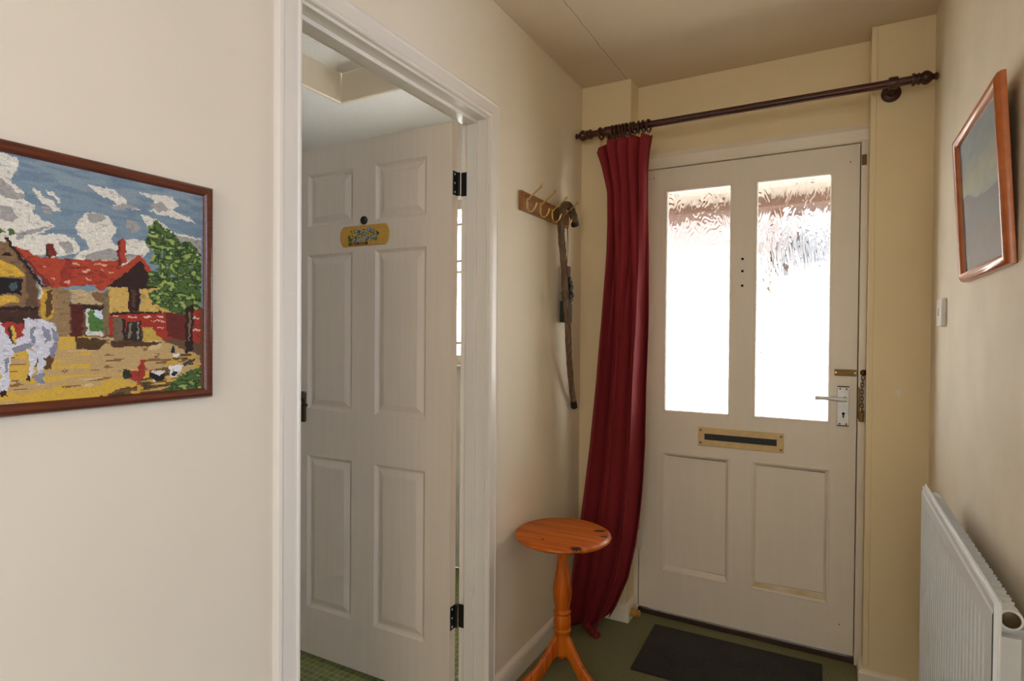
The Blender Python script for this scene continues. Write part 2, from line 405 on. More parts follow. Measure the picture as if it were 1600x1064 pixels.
while zz > .985:
    x = .866 - .003 * math.sin((1.118 - zz) / .14 * PI)
    l = torus(B(), (0, 0, 0), .0075, .0018, 'y' if k % 2 == 0 else 'x', 14, 6, .65, 1.25)
    for v in l.verts: v.co += Vector((x, -.018, zz - .006))
    part('link', l, 'chain', hk, True); zz -= .0132; k += 1
obj('trim_5', bx((-.024, -.002, 0), (.876, .09, .022), .002), 'brownwood', kind=st)

# ------------------------------------------------------------------ bathroom door, standing open
door = empty('door_1', (-.361, -.991, .014), rot=(0, 0, math.radians(1.3))); door['kind'] = st
door['label'] = 'cream six-panel bathroom door standing open in the left doorway'
DW, DH, DT = .764, 1.966, .035
us = [-.669, -.441, -.331, -.105]; zs = [.183, .778, .958, 1.556, 1.664, 1.866]
bm = B(); sk_d = .011
xs = [-DW, us[0], us[1], us[2], us[3], 0]
for a, c in ((0, 1), (2, 3), (4, 5)): box(bm, (xs[a], 0, 0), (xs[c], sk_d, DH))
for c0, c1 in ((us[0], us[1]), (us[2], us[3])):
    for z0, z1 in ((0, zs[0]), (zs[1], zs[2]), (zs[3], zs[4]), (zs[5], DH)): box(bm, (c0, 0, z0), (c1, sk_d, z1))
box(bm, (-DW, sk_d, 0), (0, DT, DH)); obj('door_leaf', bm, 'door', door)
for c0, c1 in ((us[0], us[1]), (us[2], us[3])):
    for z0, z1 in ((zs[0], zs[1]), (zs[2], zs[3]), (zs[4], zs[5])):
        obj('panel', nested(B(), c0, c1, z0, z1, [(0, 0), (.004, .004), (.011, .0095), (.016, .0098), (.036, .003), (.039, .0022)], lambda x, z, dp: (x, dp, z)), 'door', door)
for hz in (1.764, .287):
    h = obj('hinge', lathe(B(), [(-.04, .0052), (.04, .0052)], (.0035, DT, hz), 'z', 12), 'black', door)
    bm = bx((.0002, .004, hz - .04), (.0022, DT, hz + .04)); obj('hinge_leaf', bm, 'black', h)
    bm = bx((.010, DT + .0055, hz - .04), (.034, DT + .0075, hz + .04)); obj('hinge_leaf', bm, 'black', h)
    bm = B()
    for q in (-.03, 0, .03):
        ball(bm, (.0026, .013, hz + q), .0035, (.4, 1, 1), 8)
    obj('screws', bm, 'steel', h)
hd = obj('door_handle', bx((-.712, -.007, .905), (-.675, 0, 1.025), .006, 3), 'bronze', door)
bm = lathe(B(), [(-.007, .009), (-.035, .008)], (-.696, 0, .99), 'y', 14)
tube(bm, smooth_path([(-.696, -.033, .99), (-.688, -.04, .989), (-.662, -.042, .985), (-.63, -.04, .978)]), .0065, 10); auto(obj('lever', bm, 'bronze', hd))
auto(obj('coat_knob', lathe(B(), [(0, .0155), (-.004, .0155), (-.006, .0145), (-.0055, .011), (-.008, .009), (-.009, 0)], (-.383, 0, 1.668), 'y', 20), 'bronze', door))

# door sign
sg = empty('door_sign', (-.743, -1.0021, 1.6265), 'small yellow wooden plaque with painted flowers and lettering on the open cream door', 'sign', rot=(0, 0, math.radians(1.3)))
SW, SH = .234, .076
def outline(x):   # half height of the plaque at x
    e = abs(x) - .1
    return SH / 2 if e <= 0 else SH / 2 * math.sqrt(max(0, 1 - (e / (SW / 2 - .1)) ** 2)) * .9
xs_ = [-SW / 2 + .0005] + [-.1 - .017 * math.cos(a) * .98 for a in np.linspace(.3, PI / 2, 6)][:-1] + [-.1] + [.1] + [.1 + .017 * math.cos(a) * .98 for a in np.linspace(PI / 2, .3, 6)][1:] + [SW / 2 - .0005]
top = [(x, outline(x)) for x in xs_]; loop = top + [(x, -z) for x, z in reversed(top)]
bm = B(); A = [bm.verts.new((x, .0, z)) for x, z in loop]; C = [bm.verts.new((x, .008, z)) for x, z in loop]; A2 = [bm.verts.new((x * .985, -.0015, z * .95)) for x, z in loop]
n = len(loop); bm.faces.new(A2); bm.faces.new(C[::-1])
for i in range(n):
    j = (i + 1) % n; bm.faces.new((A[i], A[j], C[j], C[i])); bm.faces.new((A2[i], A2[j], A[j], A[i]))
obj('plaque', bm, plain('varnished_yellow_wood', 'd8a038', .35, 0, .4), sg)
rs = np.random.RandomState(4)
gx, gz = np.linspace(-.086, .088, 100), np.linspace(-.034, .032, 40)
X, Z = np.meshgrid((gx[1:] + gx[:-1]) / 2, (gz[1:] + gz[:-1]) / 2)
ccol = np.zeros(X.shape + (3,)); ccol[:] = s2l((216, 160, 56))
def dab(cx, cz, rr_, c, sq=1.0): ccol[((X - cx) / rr_) ** 2 + ((Z - cz) / (rr_ * sq)) ** 2 < 1] = s2l(c)
for _ in range(60): dab(rs.uniform(-.07, .07), rs.uniform(-.018, .02), rs.uniform(.004, .008), [(70, 100, 40), (96, 120, 46), (52, 78, 44)][rs.randint(3)], .7)
for cx, cz in ((-.055, 0), (-.042, .012), (-.022, -.006), (.0, .022), (.003, .0), (.035, -.003), (.06, .01), (.022, .004)):
    for a in range(6): dab(cx + .006 * math.cos(a * PI / 3), cz + .006 * math.sin(a * PI / 3), .0036, (214, 168, 40))
    dab(cx, cz, .0036, (92, 44, 20))
for cx, cz in ((-.035, .018), (-.03, -.016), (-.012, .012), (.012, .014), (.024, .02), (.03, -.014), (.042, .016), (-.01, -.012), (.052, -.006), (-.045, -.012), (.012, -.006)):
    for a in range(5): dab(cx + .0055 * math.cos(a * 1.257), cz + .0055 * math.sin(a * 1.257), .0032, [(96, 110, 150), (130, 140, 170)][a % 2])
    dab(cx, cz, .0025, (220, 218, 205))
for cx, cz in ((-.07, .0), (.066, .005)): dab(cx, cz, .004, (30, 30, 34))
# only the sprays themselves are painted: drop the untouched cells
o = paint_grid('painted_flowers', gx, gz, lambda a, c_: (a, -.0021, c_), ccol, 'sign', sg)
bm = bmesh.new(); bm.from_mesh(o.data); base = s2l((216, 160, 56)); lay = bm.loops.layers.float_color['paint']
bmesh.ops.delete(bm, geom=[f for f in bm.faces if abs(f.loops[0][lay][0] - base[0]) < 1e-3], context='FACES'); bm.to_mesh(o.data); bm.free()
fc = bpy.data.curves.new('lettering', 'FONT'); fc.body = 'BATHROOM'; fc.size = .0155; fc.extrude = .0003; fc.offset = .0005; fc.align_x = 'CENTER'; fc.space_character = 1.1
tmp = bpy.data.objects.new('tmp', fc); COL.objects.link(tmp); bpy.context.view_layer.update()
me = bpy.data.meshes.new_from_object(tmp.evaluated_get(bpy.context.evaluated_depsgraph_get())); bpy.data.objects.remove(tmp)
me.transform(Matrix.Translation((-.026, -.0025, -.034)) @ Matrix.Rotation(PI / 2, 4, 'X')); me.materials.clear(); me.materials.append(M['rubber'])
lo = bpy.data.objects.new('lettering', me); COL.objects.link(lo); lo.parent = sg

# ------------------------------------------------------------------ front door
fd = empty('door_2', (0, 0, .03)); fd['kind'] = st
fd['label'] = 'white front door with two obscured glass panes over two panels'
FW, FH, FT = .847, 1.981, .044
fx = [0, .102, .386, .474, .759, FW]; zg0, zg1, zp0, zp1 = .895, 1.885, .182, .716
bm = B()
for a, c in ((0, 1), (4, 5)): box(bm, (fx[a], 0, 0), (fx[c], FT, FH))
for z0, z1 in ((zp1, zg0), (zg1, FH), (0, zp0)): box(bm, (fx[1], 0, z0), (fx[4], FT, z1))
for z0, z1 in ((zp0, zp1), (zg0, zg1)): box(bm, (fx[2], 0, z0), (fx[3], FT, z1))
leaf = obj('door_leaf', bm, 'white', fd)
px_ = [(.094, .391), (.468, .771)]
for (g0, g1), i in (((fx[1], fx[2]), 0), ((fx[3], fx[4]), 1)):
    p = obj('pane', nested(B(), g0, g1, zg0, zg1, [(0, .018), (.001, .018)], lambda x, z, dp: (x, dp, z)), 'obscure', fd)
    bm = bmesh.new(); bm.from_mesh(p.data); bm.free()
    obj('glazing_bead', nested(B(), g0, g1, zg0, zg1, [(0, -.0005), (.005, -.002), (.009, .002), (.011, .01), (.011, .018), (0, .018)], lambda x, z, dp: (x, dp, z), False), 'white', fd)
for i, (g0, g1) in enumerate(((fx[1], fx[2]), (fx[3], fx[4]))):
    p = obj('panel', nested(B(), g0, g1, zp0, zp1, [(-.003, .0005), (-.001, -.002), (.004, -.002), (.008, .003), (.009, .006), (.014, .012), (.016, .0165), (.018, .017)], lambda x, z, dp: (x, dp, z)), 'white', fd)
    if i == 1:
        bm = quad(B(), (g0 + .009, .005, zp0 + .007), (g1 - .009, .005, zp0 + .007), (g1 - .013, .016, zp0 + .029), (g0 + .013, .016, zp0 + .025)); q = obj('bottom_moulding', bm, 'stain', p); q['label'] = 'yellowed moulding with the paint gone'
    else:
        bm = quad(B(), (g0 + .009, .005, zp0 + .007), (g1 - .009, .005, zp0 + .007), (g1 - .013, .016, zp0 + .024), (g0 + .013, .016, zp0 + .026)); obj('bottom_moulding', bm, 'white', p)
    bm = B(); quad(bm, (g0 + .015, .0164, zp0 + (.027 if i else .025)), (g1 - .015, .0164, zp0 + (.033 if i else .023)), (g1 - .015, .0164, zp0 + (.0345 if i else .0255)), (g0 + .015, .0164, zp0 + (.0275 if i else .026)))
    quad(bm, (g0 + .015, .0164, zp1 - .0175), (g1 - .015, .0164, zp1 - .0195), (g1 - .015, .0164, zp1 - .0165), (g0 + .015, .0164, zp1 - .0165))
    obj('joint_dirt', bm, 'grime', p)
bm = B()
for z in (1.562, 1.511, 1.45): lathe(bm, [(0, .0055), (-.0005, .0055)], (.428, 0, z), 'y', 12)
for x, z in ((.815, 1.915), (.05, 1.945), (.03, 1.945), (.80, .112)): lathe(bm, [(0, .0025), (-.0005, .0025)], (x, 0, z), 'y', 8)
obj('screw_hole', bm, 'dark', fd)
# letter plate
lp = obj('letter_plate', nested(B(), .256, .595, .762, .842, [(0, 0), (0, -.004), (.003, -.006), (.026, -.006), (.028, 0)], lambda x, z, dp: (x, dp, z), False), 'plastic', fd)
bm = quad(B(), (.262, -.006, .788), (.262, -.006, .816), (.284, -.006, .816), (.284, -.006, .788)); bm.free()
obj('flap', bx((.283, -.003, .788), (.568, -.0002, .816)), 'pane_dark', lp)
for x in (.267, .584):
    for z in (.775, .829): auto(obj('screw', lathe(B(), [(-.006, .0042), (-.0075, .003), (-.0078, 0)], (x, 0, z), 'y', 12), 'oldbrass', lp))
# lock handle
hp = obj('handle_plate', bx((.782, -.006, .892), (.822, 0, 1.046), .0015), 'steel', fd)
for z in (.892, 1.0435): obj('plate_end', bx((.782, -.0065, z - .001), (.822, -.0005, z + .003)), 'black', hp)
bm = lathe(B(), [(-.006, .0095), (-.012, .008), (-.038, .008)], (.806, 0, .998), 'y', 16)
tube(bm, smooth_path([(.812, -.038, .998), (.79, -.042, .998), (.75, -.045, 1.0), (.706, -.046, 1.0)]), [.0095] * 7 + [.0085] * 6 + [.0075] * 6, 12); auto(obj('lever', bm, 'steel', hp))
bm = lathe(B(), [(-.006, .0055), (-.0066, .0055)], (.803, 0, .94), 'y', 14); box(bm, (.8005, -.0066, .924), (.8055, -.006, .94)); obj('keyhole', bm, 'dark', hp)
for x in (.791, .813):
    for z in (.9, 1.036): auto(obj('screw', lathe(B(), [(-.006, .0035), (-.007, .003), (-.0073, 0)], (x, 0, z), 'y', 10), 'oldbrass', hp))
cp = obj('chain_slide', nested(B(), .771, .845, 1.087, 1.111, [(0, 0), (0, -.006), (.002, -.008), (.007, -.008), (.008, -.003)], lambda x, z, dp: (x, dp, z)), 'oldbrass', fd)
for x in (.7755, .8405): auto(obj('screw', lathe(B(), [(-.006, .0045), (-.0085, .0035), (-.009, 0)], (x, 0, 1.099), 'y', 10), 'brass', cp))
for z in (.305, 1.70):
    h = auto(obj('hinge', lathe(B(), [(-.045, .006), (.045, .006)], (-.002, -.006, z), 'z', 12), 'white', fd)); obj('hinge_leaf', bx((0, -.003, z - .045), (.007, .001, z + .045)), 'white', h)

# ------------------------------------------------------------------ outside the front door
obj('ground_outside', bx((-8, .15, -.2), (9, 16, -.1)), paint('pale_paving', 'c9c6c0', .8, 30, .1, .05), kind=st)
def house(x0, x1, y0, ze, zr, roofc, label):
    ho = empty('house', ((x0 + x1) / 2, y0, -.1), label, 'house')
    o = obj('wall', bx((x0, y0, -.1), (x1, y0 + 6, ze)), paint('pale_render', 'ddd0c4', .8, 20, .1, .03), ho); o.location = -ho.location
    bm = B(); e, r_ = y0 - .3, y0 + 3
    quad(bm, (x0 - .3, e, ze - .05), (x1 + .3, e, ze - .05), (x1 + .3, r_, zr), (x0 - .3, r_, zr)); quad(bm, (x0 - .3, y0 + 6.3, ze - .05), (x1 + .3, y0 + 6.3, ze - .05), (x1 + .3, r_, zr), (x0 - .3, r_, zr))
    bmesh.ops.solidify(bm, geom=bm.faces[:], thickness=.08); o = obj('roof', bm, paint('roof_tiles', roofc, .8, 20, .2, .1), ho); o.location = -ho.location
house(-9, -.6, 9.0, 3.0, 5.2, '6a5b55', 'pale house with a brown tiled roof seen blurred through the left glass pane')
house(.1, 8, 10.0, 2.7, 4.4, '565658', 'pale house with a grey slate roof seen blurred through the right glass pane')
po = empty('porch_canopy', (.42, .15, 2.06), 'porch canopy over the outside of the front door, blurred by its patterned glass', 'canopy')
o = obj('soffit', bx((-.9, .15, 2.09), (1.9, 1.0, 2.13)), paint('soffit_board', '74685d', .7, 20, .05, .05), po); o.location = -po.location
o = obj('fascia', bx((-.9, .92, 1.99), (1.9, 1.0, 2.09), .004), paint('brown_fascia', '5c4236', .7, 20, .1, .1), po); o.location = -po.location

# ------------------------------------------------------------------ curtain rod with brackets and rings
RY, RZ, RR = -.205, 2.146, .014
rod = empty('curtain_rod', (.4, RY, RZ), 'dark mahogany curtain pole with turned finials over the front door', 'curtain pole')
def rp(n_, bm, m='mahogany', sm=True):
    o = obj(n_, bm, m, rod); o.location = -rod.location; return auto(o) if sm else o
bm = B(); n = 24; prs = []
for x in (-.172, .99):
    prs.append([bm.verts.new((x, RY + (RR - .0012 * (k % 3 == 0)) * math.cos(2 * PI * k / n), RZ + (RR - .0012 * (k % 3 == 0)) * math.sin(2 * PI * k / n))) for k in range(n)])
for k in range(n): bm.faces.new((prs[0][k], prs[0][(k + 1) % n], prs[1][(k + 1) % n], prs[1][k]))
rp('pole', bm)
fin = [(0, .014), (0, .0205), (.005, .0215), (.008, .0205), (.010, .0165), (.014, .0165), (.017, .0195), (.021, .0195), (.024, .016), (.028, .0185), (.034, .0225), (.040, .0232), (.047, .021), (.054, .015), (.059, .0095), (.062, .009), (.066, .0125), (.070, .0125), (.0735, .008), (.0745, 0)]
rp('finial', lathe(B(), [(.988 + a, q) for a, q in fin], (0, RY, RZ), 'x', 24))
rp('finial', lathe(B(), [(-.172 - a, q) for a, q in fin], (0, RY, RZ), 'x', 24))
for bxx in (.935, -.098):
    bm = lathe(B(), [(YP, .031), (YP - .006, .031), (YP - .011, .026), (YP - .014, .016), (YP - .03, .013), (YP - .055, .013), (YP - .07, .017)], (bxx, 0, RZ - .004), 'y', 24)
    lathe(bm, [(bxx - .014, RR), (bxx - .014, .019), (bxx - .01, .021), (bxx + .01, .021), (bxx + .014, .019), (bxx + .014, RR)], (0, RY, RZ), 'x', 24, False)
    rp('bracket', bm)
def ring_bm():
    bm = torus(B(), (0, 0, 0), .0235, .0046, 'x', 28, 8); return bm
rx = [-.128, -.074, -.0575, -.042, -.0265, -.011, .0045, .0195, .039, .059, .081]
RN = None
for i, x in enumerate(rx):
    loc = (x, RY, RZ - .0047)
    if RN is None:
        RN = auto(obj('curtain_ring', ring_bm(), 'mahogany')); ey = obj('eyelet', torus(B(), (0, 0, -.0315), .0038, .0011, 'y', 12, 6), 'brass', RN)
        o = RN
    else:
        o = RN.copy(); COL.objects.link(o); e2 = ey.copy(); COL.objects.link(e2); e2.parent = o
    o.location = loc; o.rotation_euler = (0, math.radians(random.uniform(-4, 4)), math.radians(random.uniform(-9, 9)))
    if i == 0: tag(o, 'dark wooden curtain ring hanging apart near the left finial', 'curtain ring', 'rings on the curtain pole')
    elif i == len(rx) - 1: tag(o, 'dark wooden curtain ring at the right end of the bunch over the red curtain', 'curtain ring', 'rings on the curtain pole')
    else: tag(o, 'dark wooden curtain ring on the pole, %s of the bunch from its right end' % ('', 'tenth', 'ninth', 'eighth', 'seventh', 'sixth', 'fifth', 'fourth', 'third', 'second')[i], 'curtain ring', 'rings on the curtain pole')

# ------------------------------------------------------------------ curtain
cu = empty('curtain', (-.03, -.225, 2.1), 'long dark red velvet curtain drawn to the left of the front door', 'curtain')
Lp = [(2.061, -.143), (2.0, -.121), (1.886, -.094), (1.75, -.09), (1.61, -.09), (1.334, -.101), (1.058, -.119), (.779, -.143), (.498, -.174), (.298, -.203), (.128, -.217), (.0, -.212)]
Rp = [(2.096, .099), (2.03, .088), (1.96, .082), (1.6, .085), (1.333, .083), (1.067, .077), (.802, .076), (.536, .067), (.402, .059), (.264, .037), (.14, -.012), (.05, -.06), (0, -.085)]
def ip(T, z):
    zs_ = [a for a, _ in T][::-1]; xs2 = [c for _, c in T][::-1]; return float(np.interp(z, zs_, xs2))
NU, NV = 150, 110; bm = B(); G = []
def sst(a, c, x): x = min(1, max(0, (x - a) / (c - a))); return x * x * (3 - 2 * x)
for j in range(NV + 1):
    v = j / NV; row = []
    for i in range(NU + 1):
        q = i / NU
        zt = 2.061 + .036 * sst(0, .28, q) + .004 * math.sin(q * 38)
        zb = .012 + .05 * sst(.55, 1, q) + .028 * math.sin(q * 7 + 1.2) ** 2
        z = zt + (zb - zt) * v
        x0, x1 = ip(Lp, z), ip(Rp, z)
        k1 = (1 - sst(.08, .5, v)); k2 = sst(.08, .45, v)
        ph = 2 * PI * (5.0 * q + .05)
        f1 = (.012 - .05 * abs(math.sin(ph / 2)) ** .65) * k1 * sst(0, .2, q + .05)
        w = 2 * PI * (1.5 * (q + .05 * math.sin(2 * PI * q + .6)) + .03 + .05 * math.sin(v * 2.6))
        lobe = abs(math.sin(w)) ** .6
        f2 = (.022 - .08 * lobe - .006 * math.sin(4 * w + v) * lobe) * k2
        x = x0 + (x1 - x0) * q + (.011 * math.cos(ph) * k1 + .017 * math.sin(2 * w) * k2) * math.sin(PI * q)
        y = -.212 + .004 * k2 - .05 * v * v + f1 + f2 - .03 * math.exp(-((q - .12) / .1) ** 2) * sst(.75, 1, v)
        y += .075 * sst(.72, 1, q) * k2 * (1 - sst(.7, .95, v))
        y = min(y, -.137 + .05 * sst(0, .05, x))
        row.append(bm.verts.new((x, y, z)))
    G.append(row)
for j in range(NV):
    for i in range(NU): bm.faces.new((G[j][i], G[j][i + 1], G[j + 1][i + 1], G[j + 1][i]))
o = obj('drape', bm, 'velvet', cu, True); o.location = -cu.location
sm = o.modifiers.new('thickness', 'SOLIDIFY'); sm.thickness = .0025; sm.offset = 0
# the tail of hem lying on the carpet
bm = tube(B(), smooth_path([(-.155, -.27, .045), (-.13, -.285, .022), (-.10, -.305, .014), (-.078, -.318, .012)]), [.02] * 6 + [.017] * 6 + [.014] * 6 + [.009], 10)
o = obj('hem_tail', bm, 'velvet', cu, True); o.location = -cu.location
bm = tube(B(), smooth_path([(-.128, RY, RZ - .036), (-.129, RY, 2.09), (-.134, RY, 2.066), (-.139, RY - .003, 2.055), (-.135, RY - .004, 2.05)]), .0013, 6)
torus(bm, (-.139, RY, 2.062), .006, .0011, 'y', 12, 6)
o = obj('curtain_hook', bm, 'brass', cu, True); o.location = -cu.location
for x in rx[1:]:
    o = obj('curtain_hook', tube(B(), [(x, RY, RZ - .033), (x, RY + .001, 2.104), (x + .003, RY - .002, 2.092)], .0012, 6), 'brass', cu); o.location = -cu.location

# ------------------------------------------------------------------ coat rack
RK = empty('coat_rack', (XL, -.5, 1.765), 'varnished oak rail with four brass double hooks on the left wall', 'coat rack')
def kp(n_, bm, m, parent=RK, sm=False):
    o = obj(n_, bm, m, parent); o.location = -RK.location if parent is RK else Vector(); return auto(o) if sm else o
bm = sweep_frame(B(), [(-.72, 1.727), (-.29, 1.727), (-.29, 1.798), (-.72, 1.798)], [(0, 0), (0, .012), (.005, .0175), (.011, .018), (.013, .016), (.016, .018)], lambda p, h: (XL + h, p.x, p.y), True)
quad(bm, (XL + .018, -.704, 1.743), (XL + .018, -.306, 1.743), (XL + .018, -.306, 1.782), (XL + .018, -.704, 1.782))
bmesh.ops.remove_doubles(bm, verts=bm.verts, dist=.0002)
kp('rail', bm, 'oak')
X0 = XL + .018
for y in (-.69, -.58, -.47, -.36):
    bm = B(); t = bmesh.new(); bmesh.ops.create_uvsphere(t, u_segments=14, v_segments=10, radius=1)
    for v in t.verts: v.co = Vector((X0 + .0015 + max(0, v.co.x) * .004, y + v.co.y * .0065, 1.757 + v.co.z * .026))
    merge(bm, t)
    tube(bm, smooth_path([(X0 + .003, y, 1.765), (X0 + .012, y, 1.774), (X0 + .03, y, 1.788), (X0 + .052, y, 1.804), (X0 + .062, y, 1.813)]), .0032, 8)
    ball(bm, (X0 + .063, y, 1.814), .0058, seg=10)
    tube(bm, smooth_path([(X0 + .003, y, 1.745), (X0 + .007, y, 1.727), (X0 + .02, y, 1.722), (X0 + .033, y, 1.732), (X0 + .04, y, 1.748)]), .003, 8)
    ball(bm, (X0 + .04, y, 1.749), .005, seg=10)
    h = obj('hook', bm, 'brass', RK); h.location = -RK.location; auto(h)
    o = obj('screw', ball(B(), (X0 + .0055, y, 1.764), .0028, (.5, 1, 1), 8), 'black', h)

# walking stick
ws = empty('walking_stick', (-.213, -.34, .95), 'rustic bark walking stick with a crook handle hanging on the hooks of the oak rail', 'walking stick')
pts = [(-.213, -.285, 1.748), (-.212, -.303, 1.774), (-.211, -.333, 1.8), (-.211, -.37, 1.809), (-.211, -.405, 1.797), (-.210, -.43, 1.765), (-.209, -.437, 1.72), (-.206, -.438, 1.66), (-.199, -.432, 1.57), (-.195, -.425, 1.463), (-.196, -.393, 1.331), (-.206, -.355, 1.2), (-.219, -.295, 1.06), (-.232, -.236, .972)]
sp = smooth_path(pts, 8); rad = []
for i, p in enumerate(sp):
    a = i / (len(sp) - 1); rad.append((.0165 - .0045 * a) * (1 + .05 * math.sin(i * .9) + .04 * math.sin(i * 2.3)))
o = obj('shaft', tube(B(), sp, rad, 14), 'bark', ws, True); o.location = -ws.location
dirn = (sp[0] - sp[2]).normalized(); o = auto(obj('handle_cap', tube(B(), [sp[3] , sp[0] + dirn * .012], (.0175), 16), 'black', ws)); o.location = -ws.location
dn = (sp[-1] - sp[-4]).normalized(); o = auto(obj('ferrule', tube(B(), [sp[-1] - dn * .008, sp[-1] + dn * .002, sp[-1] + dn * .03], [.0125, .0138, .0148], 16), 'rubber', ws)); o.location = -ws.location

# hanging ornament
orn = empty('hanging_ornament', (-.221, -.352, 1.32), 'dark carved ornament with a red-brown top hanging on a cord behind the walking stick', 'ornament')
def op(n_, bm, m, sm=True):
    o = obj(n_, bm, m, orn); o.location = -orn.location; return auto(o, 50) if sm else o
OX, OY = -.2225, -.346
op('cord', tube(B(), smooth_path([(OX - .004, OY - .012, 1.555), (-.219, OY - .006, 1.66), (-.215, -.361, 1.7225), (-.215, -.359, 1.7225), (-.219, OY + .006, 1.66), (OX - .004, OY + .012, 1.555)], 4), .0011, 6), 'cord')
op('top_block', bx((OX - .013, OY - .017, 1.512), (OX + .012, OY + .017, 1.557), .003), 'block', False)
bm = B(); rs2 = random.Random(3)
for i in range(60):
    a = rs2.uniform(0, 2 * PI); z = rs2.uniform(1.408, 1.512); k = 1 - abs(z - 1.445) / .1
    ball(bm, (OX + .010 * k * math.cos(a), OY + .014 + .042 * k * math.sin(a), z), rs2.uniform(.008, .013), (.75, 1.3, .85), 7)
op('carved_cluster', bm, 'carving')
op('stem', bx((OX - .012, OY - .02, 1.375), (OX + .012, OY + .02, 1.42), .004), 'carving', False)
bm = B(); box(bm, (OX - .02, OY - .024, 1.32), (OX - .002, OY + .036, 1.41), .003); box(bm, (OX - .002, OY - .02, 1.32), (OX + .013, OY + .034, 1.40), .004)
op('base_block', bm, 'carving', False)

# ------------------------------------------------------------------ pine pedestal table
TX, TY, TZ = -.0775, -.69, .56
tb = empty('pedestal_table', (TX, TY, 0), 'small round orange pine pedestal table with a knotty top against the left wall', 'table')
def pine(knots=()):
    m, t, p = nodes('orange_varnished_pine'); p.inputs['Roughness'].default_value = .5; p.inputs['Specular IOR Level'].default_value = .3; p.inputs['Coat Weight'].default_value = .15; p.inputs['Coat Roughness'].default_value = .15
    co = t.nodes.new('ShaderNodeTexCoord'); mp = t.nodes.new('ShaderNodeMapping'); link(t, co.outputs['Object'], mp.inputs[0])
    mp.inputs['Rotation'].default_value = (0, 0, math.radians(-27)) if knots else (0, 0, 0)
    mp.inputs['Scale'].default_value = (1.2, 22, 22) if knots else (20, 20, 1.5)
    n = t.nodes.new('ShaderNodeTexNoise'); n.inputs['Scale'].default_value = 2.2; n.inputs['Detail'].default_value = 5; n.inputs['Distortion'].default_value = .6; link(t, mp.outputs[0], n.inputs['Vector'])
    rr = ramp(t, n.outputs['Fac'], [(.3, lin('964408')), (.5, lin('c4600e')), (.72, lin('d47414'))]); src = rr.outputs[0]
    for (kx, ky, sx, sy) in knots:
        m2 = t.nodes.new('ShaderNodeMapping'); m2.vector_type = 'TEXTURE'; link(t, co.outputs['Object'], m2.inputs[0])
        m2.inputs['Location'].default_value = (kx, ky, 0); m2.inputs['Rotation'].default_value = (0, 0, math.radians(27)); m2.inputs['Scale'].default_value = (sx, sy, 10)
        ln = t.nodes.new('ShaderNodeVectorMath'); ln.operation = 'LENGTH'; link(t, m2.outputs[0], ln.inputs[0])
        nn = tex(t, 'Noise', 160, Detail=2.0); ad = t.nodes.new('ShaderNodeMath'); ad.operation = 'MULTIPLY_ADD'; ad.inputs[1].default_value = .8
        link(t, nn.outputs['Fac'], ad.inputs[0]); link(t, ln.outputs['Value'], ad.inputs[2])
        f = ramp(t, ad.outputs[0], [(.95, (1, 1, 1, 1)), (1.0, (0, 0, 0, 1))])
        mx = t.nodes.new('ShaderNodeMix'); mx.data_type = 'RGBA'; link(t, f.outputs[0], mx.inputs[0]); link(t, src, mx.inputs[6]); mx.inputs[7].default_value = lin('2c140a'); src = mx.outputs[2]
    link(t, src, p.inputs['Base Color']); bump(t, n.outputs['Fac'], p, .05, .0005); return m
PT = pine([(.113, .075, .040, .019), (.145, .025, .026, .015), (.10, -.125, .032, .017), (-.03, -.105, .011, .008)])
PW = pine()
auto(obj('tabletop', lathe(B(), [(TZ - .022, 0), (TZ - .022, .155), (TZ - .019, .166), (TZ - .012, .1725), (TZ - .006, .1705), (TZ - .001, .162), (TZ, .159), (TZ, 0)], n=64), PT, tb), 30)
colp = [(TZ - .022, .045), (.512, .045), (.508, .02), (.48, .0185), (.45, .018), (.408, .0215), (.3625, .029), (.33, .0335), (.3174, .034), (.2916, .0325), (.2658, .0275), (.2529, .0245), (.249, .026), (.2432, .031), (.238, .030), (.2335, .0265), (.228, .028), (.2206, .0305), (.2013, .031), (.19, .030), (.1855, .0275), (.182, .0275), (.1755, .0325), (.169, .031), (.165, .028), (.156, .0265), (.12, .0265), (.085, .0255), (.078, .019), (.066, .012), (.064, 0)]
colp = [(z, q) if z > .5 else (.040 + .963 * z, q * 1.01) for z, q in colp[2:]]
colp = [(TZ - .022, .045), (TZ - .03, .045), (TZ - .034, .02)] + colp[1:]
auto(obj('column', lathe(B(), colp, n=36), PW, tb), 35)
for an in (-130, -10, 110):
    a = math.radians(an); bm = B()
    up = smooth_path([(.020, .190), (.034, .183), (.055, .150), (.085, .106), (.125, .070), (.165, .046), (.195, .028), (.206, .010)], 4)
    lw = smooth_path([(.020, .116), (.034, .110), (.050, .088), (.075, .058), (.115, .030), (.155, .014), (.188, .003), (.204, .0)], 4)
    up = [(p.x, p.y) if hasattr(p, 'x') else p for p in up]; 
    rings = []
    for (p, q) in zip(up, [(p.x, p.y) for p in lw]):
        ring = []
        for s_, top_ in ((-1, 1), (-.6, 1.0), (.6, 1.0), (1, 1), (1, 0), (.6, 0), (-.6, 0), (-1, 0)):
            h = .011 * s_; edge = abs(s_) == 1
            rr_ = p if top_ else q
            cx, cz = rr_[0], rr_[1]
            if edge:
                cx = rr_[0] + ((q if top_ else p)[0] - rr_[0]) * .14; cz = rr_[1] + ((q if top_ else p)[1] - rr_[1]) * .14
            ring.append(bm.verts.new((cx * math.cos(a) - h * math.sin(a), cx * math.sin(a) + h * math.cos(a), cz)))
        rings.append(ring)
    for A, C in zip(rings, rings[1:]):
        for k in range(8): bm.faces.new((A[k], A[(k + 1) % 8], C[(k + 1) % 8], C[k]))
    bm.faces.new(rings[0][::-1]); bm.faces.new(rings[-1])
    auto(obj('leg', bm, PW, tb), 45)

